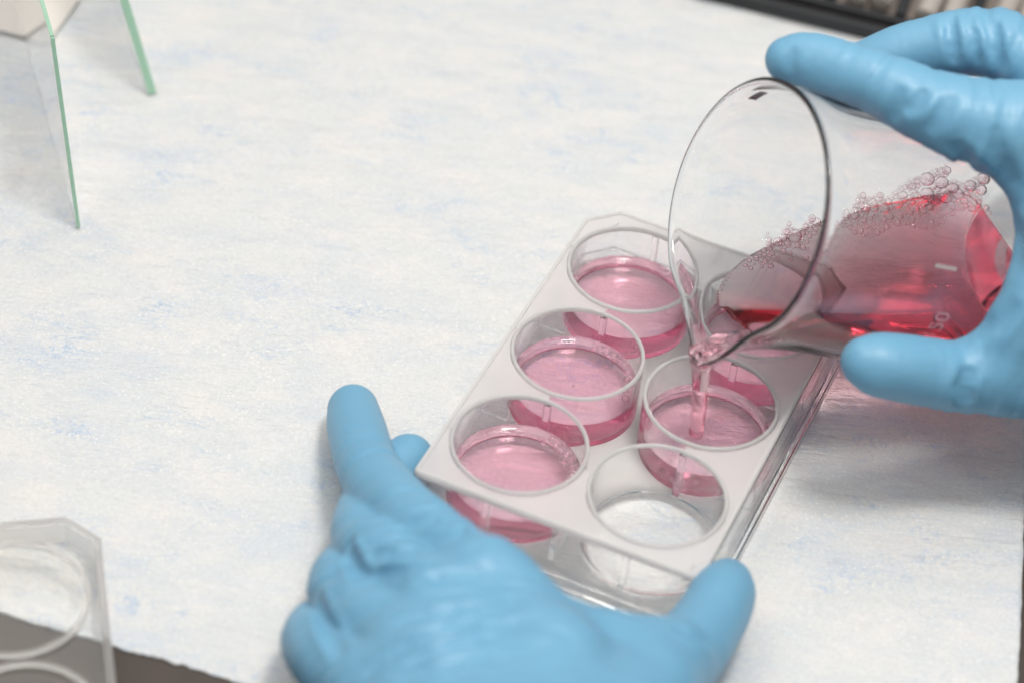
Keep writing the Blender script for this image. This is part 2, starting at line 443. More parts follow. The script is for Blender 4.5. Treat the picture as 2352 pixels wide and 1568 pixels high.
for wi, lev, lab, k in MED:
    v, f = lathe(medium_profile(lev, n=44 if wi == 3 else 14), 144 if wi == 3 else 96)
    if wi == 3:                                # disturbed by the falling stream
        v = np.array(v); c_ = plate_pt(*CENT[3], 0); e_ = V(1600, 992, 8.0) - c_
        rr = np.hypot(v[:, 0] - e_[0], v[:, 1] - e_[1]); th_ = np.arctan2(v[:, 1] - e_[1], v[:, 0] - e_[0])
        wv = np.sin(rr * 2.1 + 0.8 * np.sin(3 * th_)) * np.exp(-rr / 5.0) * 0.30 + 0.07 * np.sin(v[:, 0] * 1.3 + 1) * np.sin(v[:, 1] * 1.1) * np.exp(-rr / 12)
        v[:, 2] += np.where(v[:, 2] > lev - 0.01, wv * np.clip((17.2 - np.hypot(v[:, 0], v[:, 1])) / 2, 0, 1), 0)
    me = fix_normals(mesh('culture_medium', v, f, M['liquid'], auto=50))
    x, y = CENT[wi]
    o = obj('culture_medium', me, None, plate_pt(x, y, 0)); tag(o, lab, 'culture medium', 'pink medium in the wells')
    medium[wi] = (o, lev)
# bubbles: thin double-walled spheres
def bubble_vf(r, t, sub):
    bm = bmesh.new(); bmesh.ops.create_icosphere(bm, subdivisions=sub, radius=1.0)
    vv = np.array([q.co[:] for q in bm.verts]); ff = [[q.index for q in fc.verts] for fc in bm.faces]; bm.free()
    n = len(vv)
    return np.concatenate([vv * r, vv * (r - t)]), ff + [[i + n for i in reversed(fc)] for fc in ff]
BUB = {}
def bubble_mesh(q):
    if q not in BUB:
        v, f = bubble_vf(1.0, {0: 0.34, 1: 0.26, 2: 0.11}[q], 2); BUB[q] = mesh('bubble', v, f, M['film'], smooth=True)
    return BUB[q]
rng = random.Random(11)
def well_bubble(wi, ang, rad, r, dz=0.0, q=0):
    o_, lev = medium[wi]
    b_ = obj('bubble', bubble_mesh(q), o_, (rad * math.cos(ang), rad * math.sin(ang), lev + dz)); b_.scale = (r,) * 3
def bubble_ring(wi, a0, a1, n, rmin, rmax, depth):
    """packed along the wall between two azimuths (world), biggest first"""
    done = []
    radii = sorted([rmin + (rmax - rmin) * rng.random() ** 2.2 for _ in range(n)], reverse=True)
    for r in radii:
        for _ in range(60):
            an = a0 + (a1 - a0) * rng.random(); rad = 17.0 - r - depth * rng.random() ** 1.7
            x, y = rad * math.cos(an), rad * math.sin(an)
            if all((x - X) ** 2 + (y - Y) ** 2 > (0.93 * (r + R)) ** 2 for X, Y, R in done):
                done.append((x, y, r)); men = 1.3 * math.exp(-(17.1 - rad) / 1.3)
                well_bubble(wi, an, rad, r, men + 0.25 * r, rng.choice((0, 0, 1))); break
bubble_ring(2, math.radians(-25), math.radians(72), 46, 0.28, 1.25, 1.6)
bubble_ring(0, math.radians(-25), math.radians(62), 34, 0.3, 1.6, 2.6)
for wi, an, rad, r in ((2, 4.6, 1.5, 0.3), (2, 5.5, 5.5, 0.25), (2, 5.7, 9, 0.35), (4, 0.7, 16.4, 0.35), (4, 0.9, 16.5, 0.45), (0, 2.2, 16.2, 0.4), (0, 2.9, 16.4, 0.35), (3, 4.3, 7.0, 0.5), (3, 4.9, 6.0, 0.4), (5, 3.9, 16, 0.6)):
    well_bubble(wi, an, rad, r, 0.1)

# ------------------------------------------------------------------ implicit surfaces (hands, poured liquid)
def surface_nets(field, lo, hi, h):
    ax = [np.arange(lo[k], hi[k] + h, h, dtype=np.float32) for k in range(3)]
    nx, ny, nz = (len(q) for q in ax)
    val = np.empty((nx, ny, nz), np.float32)
    B = 8; half = B * h / 2
    nb = [-(-q // B) for q in (nx, ny, nz)]
    bi = np.stack(np.meshgrid(*[np.arange(q) for q in nb], indexing='ij'), -1).reshape(-1, 3)
    dc = field((np.array(lo) + (bi * B + (B - 1) / 2) * h).astype(np.float32))
    val[:] = 1e3
    loc = np.stack(np.meshgrid(np.arange(B), np.arange(B), np.arange(B), indexing='ij'), -1).reshape(-1, 3)
    for b_ in bi[dc < -(half * 1.74 + 3)]:
        q = b_ * B; val[q[0]:q[0] + B, q[1]:q[1] + B, q[2]:q[2] + B] = -1e3
    act = bi[np.abs(dc) <= half * 1.74 + 3]
    for k in range(0, len(act), 700):
        ijk = (act[k:k + 700, None, :] * B + loc[None]).reshape(-1, 3)
        ijk = ijk[(ijk < np.array([nx, ny, nz])).all(1)]
        val[tuple(ijk.T)] = field((np.array(lo) + ijk * h).astype(np.float32))
    neg = val < 0
    c8 = [(i, j, k) for i in (0, 1) for j in (0, 1) for k in (0, 1)]
    cnt = sum(neg[i:nx - 1 + i, j:ny - 1 + j, k:nz - 1 + k].astype(np.int8) for i, j, k in c8)
    cells = np.argwhere((cnt > 0) & (cnt < 8))
    vid = -np.ones((nx - 1, ny - 1, nz - 1), np.int64); vid[tuple(cells.T)] = np.arange(len(cells))
    acc = np.zeros((len(cells), 3)); num = np.zeros(len(cells))
    for (p, q) in [(p, q) for p in c8 for q in c8 if sum(q) - sum(p) == 1 and all(b >= a for a, b in zip(p, q))]:
        va = val[tuple((cells + p).T)]; vb = val[tuple((cells + q).T)]
        m = (va < 0) != (vb < 0); t = np.where(m, va / np.where(m, va - vb, 1), 0)
        acc += np.where(m[:, None], np.array(p) + t[:, None] * (np.array(q) - np.array(p)), 0); num += m
    verts = np.array(lo) + (cells + acc / num[:, None]) * h
    faces = []
    for d in range(3):
        e = [(1, 0, 0), (0, 1, 0), (0, 0, 1)][d]; u, w = (d + 1) % 3, (d + 2) % 3
        sl0 = [slice(1, s - 1) for s in (nx, ny, nz)]; sl0[d] = slice(0, (nx, ny, nz)[d] - 1)
        sl1 = list(sl0); sl1[d] = slice(1, (nx, ny, nz)[d])
        A = neg[tuple(sl0)]; B = neg[tuple(sl1)]
        for flip, mask in ((False, A & ~B), (True, ~A & B)):
            g = np.argwhere(mask); off = np.array([1, 1, 1]); off[d] = 0; g = g + off
            def cell(du, dw):
                q = g.copy(); q[:, u] -= du; q[:, w] -= dw; return vid[tuple(q.T)]
            quad = np.stack([cell(1, 1), cell(0, 1), cell(0, 0), cell(1, 0)], -1)
            faces.append(quad[:, ::-1] if flip else quad)
    return verts, np.concatenate(faces)
def newton(field, verts, it=3, eps=0.05, maxstep=1.2):
    verts = verts.astype(np.float32)
    for _ in range(it):
        f0 = field(verts); g = np.stack([field(verts + (np.eye(3)[k] * eps).astype(np.float32)) - f0 for k in range(3)], -1) / eps
        g2 = np.maximum((g * g).sum(1), 0.15)
        st = f0[:, None] * g / g2[:, None]; ln = np.linalg.norm(st, axis=1, keepdims=True)
        verts = verts - st * np.minimum(1, maxstep / np.maximum(ln, 1e-9))
    return verts
def rcone(P, a, ra, b, rb):
    a = np.asarray(a, float).astype(P.dtype); b = np.asarray(b, float).astype(P.dtype)
    ab = b - a; t = np.clip(((P - a) @ ab) / float(ab @ ab), 0, 1)
    d = P - a - t[:, None] * ab
    return np.sqrt(np.einsum('ij,ij->i', d, d)) - (ra + (rb - ra) * t).astype(P.dtype)
def smin(a, b, k):
    h = np.clip(0.5 + 0.5 * (b - a) / k, 0, 1)
    return b + (a - b) * h - k * h * (1 - h)
def chain(P, pts, k=2.5):
    out = None
    for (a, ra), (b, rb) in zip(pts[:-1], pts[1:]):
        q = rcone(P, a, ra, b, rb); out = q if out is None else smin(out, q, k)
    return out
def tube(P, pts, n=4):
    """smooth tapered finger through (point, radius) knots"""
    K = np.array([np.append(np.asarray(p, float), r) for p, r in pts]); K = np.vstack([2 * K[0] - K[1], K, 2 * K[-1] - K[-2]])
    Q = []
    for i in range(1, len(K) - 2):
        for t in np.arange(n) / n:
            a, b, c, d = K[i - 1:i + 3]
            Q.append(0.5 * (2 * b + (c - a) * t + (2 * a - 5 * b + 4 * c - d) * t * t + (3 * b - 3 * c + d - a) * t ** 3))
    Q.append(K[-2]); out = None
    for a, b in zip(Q[:-1], Q[1:]):
        q = rcone(P, a[:3], a[3], b[:3], b[3]); out = q if out is None else np.minimum(out, q)
    return out
def trace(field, px):
    D = np.array([ray(x, y) for x, y in px]); t = np.full(len(px), 420.0)
    for _ in range(140): t = t + np.clip(field(_C + D * t[:, None]), -2, 30) * 0.8
    return _C + D * t[:, None]
def polyline_dist(P, pts):
    out = np.full(len(P), 1e9); par = np.zeros(len(P)); n = len(pts) - 1
    for k, (a, b) in enumerate(zip(pts[:-1], pts[1:])):
        ab = b - a; t = np.clip(((P - a) @ ab) / max(float(ab @ ab), 1e-9), 0, 1)
        d = P - a - t[:, None] * ab; dl = np.sqrt((d * d).sum(1))
        par = np.where(dl < out, (k + t) / n, par); out = np.minimum(out, dl)
    return out, np.sin(np.pi * np.clip(par, 0.0, 1.0)) ** 0.7
def build_hand(name, base, creases, joints, lo, hi, h, label):
    lines = []
    hits = trace(base, [p for px, _, _ in creases for p in px]); k = 0
    for px, depth, w in creases:
        lines.append((hits[k:k + len(px)], depth, w)); k += len(px)
    nz = [value_noise(s) for s in (21, 22, 23)]
    def full(P):
        d = base(P)
        for q, depth, w in lines:
            cen = q.mean(0); m_ = ((P - cen.astype(P.dtype)) ** 2).sum(1) < (np.linalg.norm(q - cen, axis=1).max() + 5 * w) ** 2
            pd, fade = polyline_dist(P[m_], q)
            d[m_] = d[m_] + depth * fade * (np.exp(-(pd / w) ** 2) - 0.35 * np.exp(-((pd - 1.9 * w) / (0.8 * w)) ** 2))
        for j, axis, rad_, amp in joints:           # bunched folds of the glove round a bent joint
            m_ = ((P - j.astype(P.dtype)) ** 2).sum(1) < (2.2 * rad_) ** 2
            q = P[m_] - j.astype(P.dtype); al = q @ axis; r2 = (q * q).sum(1)
            sd = q @ np.cross(axis, [0.25, 0.2, 0.94])
            wv = nz[2](al * 0.30 + 0.02 * sd + 7 + j[0], sd * 0.045 + 11) + 0.5 * nz[1](al * 0.62 + 3, sd * 0.08 + j[1])
            d[m_] = d[m_] + amp * np.exp(-r2 / rad_ ** 2) * (1.0 - np.minimum(1, np.abs(wv) * 4.5)) ** 1.5
        d = d + 0.35 * (nz[0](P[:, 0] * 0.12, P[:, 1] * 0.12 + P[:, 2] * 0.1) + nz[1](P[:, 2] * 0.13, P[:, 0] * 0.1))
        return d
    v, f = surface_nets(base, lo, hi, h)
    v = newton(full, v, 3)
    # one light relax to take the grid out, then back onto the surface
    bm_n = np.zeros_like(v); c_ = np.zeros(len(v))
    for i in range(4):
        np.add.at(bm_n, f[:, i], v[f[:, (i + 1) % 4]]); np.add.at(c_, f[:, i], 1)
    v = 0.5 * v + 0.5 * bm_n / np.maximum(c_, 1)[:, None]
    v = newton(full, v, 2)
    me = mesh(name, v, f, M['glove'], smooth=True)
    return tag(obj(name, me), label, 'gloved hand')

# ------------------------------------------------------------------ hand that holds the plate
def LH(P):
    idx = tube(P, [(V(810, 940, 8.4), 6.9), (V(820, 990, 11), 7.9), (V(848, 1075, 18), 8.2), (V(905, 1160, 26), 9.0), (V(1010, 1260, 35), 10.0), (V(1110, 1345, 42), 11.0)])
    mid = tube(P, [(V(938, 1052, 7.3), 6.6), (V(868, 1125, 8.5), 7.4), (V(838, 1225, 21), 8.6), (V(900, 1300, 34), 9.4), (V(1010, 1390, 42), 10.5)])
    rng_ = tube(P, [(V(900, 1235, 8), 7.0), (V(815, 1290, 9), 7.6), (V(788, 1350, 22), 8.8), (V(845, 1420, 34), 9.6), (V(940, 1500, 41), 10.5)])
    lit = tube(P, [(V(850, 1370, 7), 6.2), (V(750, 1425, 8.5), 7.0), (V(722, 1470, 20), 8.3), (V(765, 1525, 31), 9), (V(850, 1590, 37), 10)])
    th = tube(P, [(V(1670, 1338, 14), 6.4), (V(1655, 1378, 16), 8.6), (V(1610, 1455, 20), 9.4), (V(1545, 1530, 26), 10.4), (V(1460, 1605, 33), 12.0), (V(1300, 1760, 46), 14.5)])
    web = tube(P, [(V(1110, 1345, 41), 9.5), (V(1260, 1452, 38), 9.5), (V(1400, 1485, 35), 9.0), (V(1510, 1512, 30), 8.6)], 2)
    palm = chain(P, [(V(1150, 1410, 42), 12), (V(1250, 1560, 44), 14), (V(1210, 1800, 52), 19)], 10)
    for q in ([(V(1010, 1400, 42), 10.5), (V(1100, 1800, 52), 17)], [(V(940, 1510, 40), 10.5), (V(1060, 1850, 50), 17)],
              [(V(860, 1600, 37), 10), (V(1010, 1880, 48), 16)], [(V(1470, 1605, 33), 12), (V(1200, 1900, 50), 18)],
              [(V(1120, 1860, 52), 23), (V(1150, 2250, 62), 25), (V(1200, 2700, 75), 29)]):
        palm = smin(palm, chain(P, q), 9)
    d = smin(idx, palm, 5); d = smin(d, smin(th, web, 8), 8)
    m = smin(mid, palm, 5); r = smin(rng_, palm, 5); l = smin(lit, palm, 5)
    return smin(smin(d, m, 0.6), smin(r, l, 0.6), 0.6)
l_creases = [([(842, 1276), (905, 1270), (966, 1260)], 2.4, 1.5), ([(851, 1326), (930, 1312), (1011, 1290)], 2.6, 1.6),
             ([(905, 1346), (1030, 1325), (1148, 1308)], 1.5, 1.6), ([(905, 1432), (980, 1414), (1060, 1392)], 1.3, 1.7),
             ([(830, 1552), (920, 1490), (1011, 1444), (1100, 1415)], 2.6, 1.9), ([(935, 1525), (1040, 1480), (1148, 1450)], 1.6, 1.8),
             ([(890, 1208), (950, 1200), (1015, 1186)], 2.4, 1.5), ([(960, 1240), (1060, 1225), (1120, 1212)], 1.1, 1.3),
             ([(1546, 1441), (1590, 1458), (1637, 1482)], 1.3, 1.5), ([(1040, 1352), (1100, 1343), (1180, 1335)], 0.9, 1.5),
             ([(905, 1555), (1000, 1530), (1120, 1500)], 1.6, 1.8), ([(796, 1240), (812, 1285), (832, 1328)], 2.5, 1.6),
             ([(724, 1362), (750, 1440), (784, 1504)], 2.5, 1.6), ([(1180, 1420), (1260, 1440), (1330, 1470)], 0.8, 2.0)]
def unit(v_): return v_ / np.linalg.norm(v_)
def joint(a, b, rad_, amp):
    a, b = np.asarray(a, float), np.asarray(b, float); return (a, unit(b - a), rad_, amp)
_dn = V(1010, 1500, 46) - V(960, 1250, 46)
l_joints = [joint(V(848, 1075, 22), V(905, 1165, 30), 13, 0.8), joint(V(960, 1260, 42), V(960, 1260, 42) + _dn, 26, 1.5),
            joint(V(860, 1270, 36), V(860, 1270, 36) + _dn, 18, 1.2), joint(V(830, 1400, 34), V(830, 1400, 34) + _dn, 18, 1.0),
            joint(V(1050, 1445, 50), V(1050, 1445, 50) + _dn, 30, 1.15), joint(V(1606, 1462, 26), V(1470, 1600, 38), 14, 0.5),
            joint(V(980, 1530, 54), V(980, 1530, 54) + _dn, 26, 1.2)]
build_hand('gloved_hand', LH, l_creases, l_joints, (-75, -300, -2), (85, -20, 110), 1.0, 'left hand in a blue nitrile glove gripping the near end of the plate')

# ------------------------------------------------------------------ beaker
B_C = np.array([57.089, -18.122, 71.375]); B_N = np.array([-0.865, -0.337, 0.371]); B_N /= np.linalg.norm(B_N)
B_A = np.cross(B_N, [0, 0, 1.0]); B_A /= np.linalg.norm(B_A); B_B = np.cross(B_N, B_A); B_B *= np.sign(B_B[2])
BH = 96.0
def BK(s, ang, r):
    an = math.radians(ang); return B_C - B_N * s + r * (math.cos(an) * B_B + math.sin(an) * B_A)
SPOUT = -154.5                                                # azimuth of the spout, degrees from the top towards the far side
def spout_k(ang, s):
    d = (ang - SPOUT + 180) % 360 - 180
    return math.exp(-(d / 15.0) ** 2) * max(0.0, 1 - s / 20.0) ** 2
def spout_w(ang, s):                                          # the wall draws in beside the spout
    d = (ang - SPOUT + 180) % 360 - 180
    return -1.3 * (math.exp(-((abs(d) - 34) / 13.0) ** 2)) * max(0.0, 1 - s / 16.0) ** 2
INNER = [(2, 33.35), (4, 33.22), (6, 33.12), (9, 33.0), (12, 32.9), (16, 32.75), (20, 32.6), (30, 32.4), (50, 32.25), (70, 32.2)]
def beaker_mesh():
    n = 192
    outer = [(96, 0), (96, 26), (95.6, 29.5), (94.2, 32.0), (91.5, 33.6), (88, 34.0), (70, 34.0), (50, 34.0), (30, 34.0), (20, 34.0), (16, 34.05), (12, 34.1), (9, 34.15), (6, 34.3), (4, 34.5), (2.4, 34.8), (1.3, 35.15), (0.5, 35.4), (-0.1, 35.4), (-0.5, 35.15), (-0.7, 34.75), (-0.6, 34.3), (-0.2, 33.9), (0.5, 33.5)]
    inner = [(q, r) for q, r in INNER] + [(87, 32.2), (90, 31.6), (92.3, 29.8), (93.4, 26.5), (93.6, 22), (93.4, 0)]
    prof = outer + inner
    VV, FF, rings = [], [], []
    for s, r in prof:
        if r == 0:
            rings.append([len(VV)]); VV.append(BK(s, 0, 0)); continue
        rings.append(list(range(len(VV), len(VV) + n)))
        for i in range(n):
            ang = 360.0 * i / n
            VV.append(BK(s + 1.6 * spout_k(ang, s) * 0.0, ang, r + 6.2 * spout_k(ang, s) + spout_w(ang, s)))
    for a, b in zip(rings[:-1], rings[1:]):
        for i in range(n):
            j = (i + 1) % n
            if len(a) == 1: FF.append((a[0], b[i], b[j]))
            elif len(b) == 1: FF.append((a[i], b[0], a[j]))
            else: FF.append((a[i], b[i], b[j], a[j]))
    return VV, FF
beaker = empty('glass_beaker', (0, 0, 0))
tag(beaker, 'glass beaker tilted to pour pink liquid from its spout', 'beaker')
v, f = beaker_mesh()
obj('wall', fix_normals(mesh('wall', v, f, M['beaker'], auto=60)), beaker)
# white enamel print on the near side: volume figure, tick; by the rim, a dark reflection painted as a violet patch
def wrap_text(txt, s0, ang0, size, mat, name, r=34.06, up=1):
    cu = bpy.data.curves.new(name, 'FONT'); cu.body = txt; cu.size = size; cu.extrude = 0.0; cu.align_x = 'CENTER'; cu.align_y = 'CENTER'; cu.resolution_u = 6
    t = bpy.data.objects.new(name + '_tmp', cu); col.objects.link(t)
    dg = bpy.context.evaluated_depsgraph_get(); dg.update()
    me = bpy.data.meshes.new_from_object(t.evaluated_get(dg)); bpy.data.objects.remove(t)
    bm = bmesh.new(); bm.from_mesh(me); bmesh.ops.triangulate(bm, faces=bm.faces)
    for _ in range(2): bmesh.ops.subdivide_edges(bm, edges=[e for e in bm.edges if e.calc_length() > size * 0.12], cuts=1)
    bm.to_mesh(me); bm.free()
    for q in me.vertices:
        x, y = q.co.x, q.co.y                       # y towards the rim, x round the wall
        p = BK(s0 - y, ang0 + math.degrees(x / r), r); q.co = [c * MM for c in p]
    me.name = name; me.materials.clear(); me.materials.append(mat)
    return obj(name, me, beaker)
def wrap_patch(s0, s1, a0, a1, mat, name, r=34.06, n=8):
    VV, FF = [], []
    for i in range(n + 1):
        for rr in (r, r + 0.08):
            for s in (s0, s1): VV.append(BK(s, a0 + (a1 - a0) * i / n, rr))
    for i in range(n):
        k = 4 * i
        FF += [(k, k + 1, k + 5, k + 4), (k + 2, k + 6, k + 7, k + 3), (k, k + 4, k + 6, k + 2), (k + 1, k + 3, k + 7, k + 5)]
    FF += [(0, 2, 3, 1), (4 * n, 4 * n + 1, 4 * n + 3, 4 * n + 2)]
    return obj(name, mesh(name, VV, FF, mat), beaker)
wrap_text('150', 47, -92, 6.4, M['print'], 'printed_number')
wrap_patch(37.5, 44.5, -64.5, -62.8, M['print'], 'printed_tick')
wrap_patch(5.0, 7.6, 53, 63, M['reflection'], 'violet_reflection', 34.6)

# ------------------------------------------------------------------ liquid in the beaker and the falling stream
LEVEL = 37.3
LAND = V(1600, 992, 8.0)                       # where the stream meets the well
TIP = BK(-0.6, SPOUT, 38.6)
def POUR(P):
    q = P - B_C; s = -(q @ B_N); cb = q @ B_B; cs = q @ B_A
    rad = np.sqrt(cb * cb + cs * cs); ang = np.degrees(np.arctan2(cs, cb))
    dd = (ang - SPOUT + 180) % 360 - 180
    sk = np.exp(-(dd / 15.0) ** 2) * np.clip(1 - s / 20.0, 0, 1) ** 2
    rin = np.interp(s, [q for q, _ in INNER], [r + 0.1 for _, r in INNER]) + 6.2 * sk
    cyl = rad - rin
    cyl = np.maximum(cyl, s - 93.5)
    # rounded bottom corner
    cx = np.maximum(rad - (32.3 - 6.3), 0); cz = np.maximum(s - (93.5 - 6.3), 0)
    cyl = np.maximum(cyl, np.sqrt(cx * cx + cz * cz) - 6.3)
    men = 0.9 * np.exp(-np.clip(rin - rad, 0, 30) / 1.2)
    lvl = LEVEL + 0.35 * np.sin(q[:, 0] * 0.11 + 1) * np.sin(q[:, 1] * 0.13) + men
    d = np.maximum(cyl, P[:, 2] - lvl)
    d = np.maximum(d, -1.0 - s)                # stops at the lip
    # tongue over the lip and stream
    top = TIP + np.array([0, 0, 1.0])
    seg = chain(P, [(BK(26, -168, 31.2), 1.3), (BK(16, -162, 32.0), 1.5), (BK(9, SPOUT, 33.6), 1.8), (BK(2.5, SPOUT, 36.6), 2.6), (BK(-1.6, SPOUT + 1, 38.6), 2.7)], 2)
    a = BK(-2.4, SPOUT + 1, 39.4); b = np.array([LAND[0], LAND[1], 7.2])
    tt = np.clip((a[2] - P[:, 2]) / (a[2] - b[2]), 0, 1)
    axis = a + tt[:, None] ** 0.62 * (b - a) * np.array([1, 1, 0]) + tt[:, None] * (b - a) * np.array([0, 0, 1])
    dxy = P - axis
    wob = 0.13 * np.sin(tt * 9 + 1.0) + 0.06 * np.sin(tt * 23)
    an2 = np.arctan2(dxy[:, 1], dxy[:, 0])
    rs = 2.7 - 0.85 * tt ** 0.6 + wob + 0.22 * np.cos(2 * an2 + 2 * tt) + 0.5 * np.exp(-((1 - tt) * 31.0 / 1.6) ** 2)
    st = np.maximum((np.sqrt((dxy * dxy).sum(1)) - rs) * 0.8, 7.2 - P[:, 2])
    d = smin(d, seg, 1.5); d = smin(d, st, 1.6)
    return d
v, f = surface_nets(POUR, (25, -75, 3.5), (162, 60, 44), 0.62)
v = newton(POUR, v, 2, 0.03, 0.4)
pour = empty('poured_liquid', (0, 0, 0))
tag(pour, 'pink red liquid with froth in the beaker, running out as a stream', 'liquid')
obj('liquid_body', mesh('liquid_body', v, f, M['liquid_deep'], auto=50), pour)

# froth on the far wall: bubbles packed on the inside of the glass above the liquid
def froth():
    r_ = random.Random(5); done = []
    def put(s, ang, rb, lift):
        p = BK(s, ang, 32.05 - rb - lift)
        for q, R in done:
            if abs(q[0] - p[0]) < 3 and np.linalg.norm(q - p) < 0.86 * (rb + R): return False
        done.append((p, rb)); return True
    def wall_angle(s, z):                     # far-side azimuth where the inner wall is at height z
        h = (z - (B_C - B_N * s)[2]) / (B_B[2] * 32.0)
        return math.degrees(math.acos(max(-1, min(1, h))))
    def put3(p, rb):
        for q, R in done:
            if abs(q[0] - p[0]) < 3.2 and np.linalg.norm(q - p) < 0.86 * (rb + R): return False
        done.append((p, rb)); return True
    def raft(s, d, z):
        c0 = B_C - B_N * s; h = (z - c0[2]) / B_B[2]; w = math.sqrt(max(32.0 ** 2 - h * h, 1)); return c0 + h * B_B + (w - d) * B_A
    def raft_w(s): return 2.0 + 8.5 / (1 + math.exp(-(s - 56) / 2.5)) + 2.5 * math.sin(s * 0.35) - 3.5 * math.exp(-((s - 92) / 4) ** 2)
    def crest(s):
        return 1.5 + 12.0 * max(0, 1 - abs(s - 77) / 13) ** 1.3 + 8.0 * max(0, 1 - abs(s - 92) / 6) + 4.5 * max(0, 1 - abs(s - 60) / 7) + 1.5 * math.sin(s * 0.9)
    for n_, rmin, rmax in ((30, 1.3, 2.2), (170, 0.7, 1.2), (800, 0.36, 0.68), (1700, 0.2, 0.36)):
        for _ in range(n_ * 3):
            s = r_.uniform(30, 95); u = r_.random()
            rb = r_.uniform(rmin, rmax)
            if r_.random() < 0.55:
                put(s, wall_angle(s, LEVEL + 0.1 + crest(s) * (u ** 0.7 if rmin > 0.7 else u ** 1.3)), rb, 0.0 if r_.random() < .6 else r_.random() * 1.2)
            elif rmin < 1.3:
                d = rb + raft_w(s) * u; put3(raft(s, d, LEVEL + 0.25 * rb), rb)
    for _ in range(260):
        s = r_.gauss(34, 4.5); d = 0.6 + abs(r_.gauss(0, 2.6)); put3(raft(s, d, LEVEL + 0.3), r_.uniform(0.45, 1.0))
    done.sort(key=lambda t: -t[1])
    for p, rb in done[:220]:
        b_ = obj('bubble', bubble_mesh(2), pour, p); b_.scale = (rb,) * 3
    v0, f0 = bubble_vf(1.0, 0.09, 1); v0 = np.array(v0); VV, FF = [], []
    for p, rb in done[220:]:
        k = len(VV) * len(v0); VV.append(v0 * rb + p); FF += [[i + k for i in fc] for fc in f0]
    if VV:
        tag(obj('froth', mesh('froth', np.concatenate(VV), FF, M['film'], smooth=True), pour), kind='stuff')
froth()

# ------------------------------------------------------------------ hand that pours
def RH(P):
    idx = tube(P, [(BK(3.5, 34, 40.6), 6.0), (BK(8.5, 28, 41.6), 7.4), (BK(20, 10, 42.4), 8.3), (BK(30, -2, 43.8), 9.6), (BK(40, -10, 46.5), 11.2), (BK(58, -15, 51), 14), (BK(84, -20, 55), 15)])
    mid = tube(P, [(BK(30, 46, 42), 7.0), (BK(43, 31, 51), 8.2), (BK(57, 18.5, 58), 9.6), (BK(72, 4, 57), 11.5), (BK(92, -4, 57), 14)])
    ring_ = tube(P, [(BK(112, 60, 48), 8.0), (BK(112, 44, 62), 9.0), (BK(110, 20, 66), 10.5), (BK(112, 4, 60), 13)])
    th = tube(P, [(BK(25.5, -104, 43.0), 6.6), (BK(31, -103, 43.8), 8.6), (BK(44, -101, 45), 9.2), (BK(57, -99, 46), 9.6), (BK(80, -88, 49), 12.0), (BK(104, -70, 53), 14.5)])
    web = tube(P, [(BK(60, -26, 47), 9.5), (BK(64, -45, 46), 9.3), (BK(63, -68, 46), 9.3), (BK(60, -92, 46), 9.0)], 2)
    palm = chain(P, [(BK(86, -20, 54), 14), (BK(104, -35, 55), 16), (BK(104, -72, 53), 15)], 9)
    for q in ([(BK(82, -38, 50), 13), (BK(80, -60, 50), 13), (BK(82, -84, 50), 13)], [(BK(94, 2, 57), 13), (BK(118, -15, 60), 18)],
              [(BK(112, 4, 60), 13), (BK(125, -10, 62), 18)], [(BK(108, -40, 56), 18), (BK(150, -25, 60), 24), (BK(200, -20, 62), 27), (BK(290, -16, 70), 32)]):
        palm = smin(palm, chain(P, q, 4), 10)
    d = smin(idx, smin(palm, web, 8), 6); d = smin(d, smin(th, palm, 7), 6)
    d = smin(d, smin(mid, palm, 5), 0.8); d = smin(d, smin(ring_, palm, 5), 0.8)
    # the glove never enters the glass
    q = P - B_C; s = -(q @ B_N); w = q + s[:, None] * B_N
    rad = np.sqrt((w * w).sum(1)); glass_d = np.maximum(rad - 34.35, s - 96.3)
    glass_d = np.where(s < 4, np.maximum(glass_d, rad - 36.2) , glass_d)
    return np.maximum(d, -np.where(s > -1.5, glass_d, 5.0))
r_creases = [([(2078, 262), (2104, 240), (2128, 205)], 1.3, 1.7), ([(2050, 282), (2058, 250), (2076, 200)], 1.2, 1.8),
             ([(2190, 325), (2218, 365), (2245, 405)], 1.5, 2.0), ([(2135, 310), (2160, 270), (2190, 215)], 1.2, 2.0),
             ([(2185, 30), (2188, 90), (2196, 150)], 1.4, 1.7), ([(2250, 20), (2280, 80), (2300, 165)], 1.4, 1.8), ([(2225, 25), (2240, 90), (2250, 150)], 1.0, 1.7),
             ([(2226, 840), (2210, 885), (2219, 930)], 1.8, 2.0), ([(2280, 290), (2296, 360), (2325, 430)], 1.3, 2.2),
             ([(2330, 480), (2340, 560), (2330, 640)], 1.0, 2.4), ([(1826, 108), (1815, 140), (1814, 170)], 0.7, 1.5), ([(2240, 760), (2290, 740), (2340, 690)], 1.0, 2.4)]
r_joints = [joint(BK(20, 10, 48), BK(38, -13, 50), 14, 0.8), joint(BK(44, -14, 57), BK(60, -18, 60), 18, 0.9), joint(BK(55, 22, 66), BK(43, 31, 58), 16, 0.9),
            joint(BK(72, 8, 66), BK(90, 0, 66), 22, 1.1), joint(BK(56, -99, 54), BK(80, -88, 58), 15, 0.8), joint(BK(70, -55, 54), BK(90, -60, 58), 26, 0.8)]
build_hand('gloved_hand', RH, r_creases, r_joints, (50, -110, 4), (330, 110, 150), 1.05, 'right hand in a blue nitrile glove tipping the beaker')

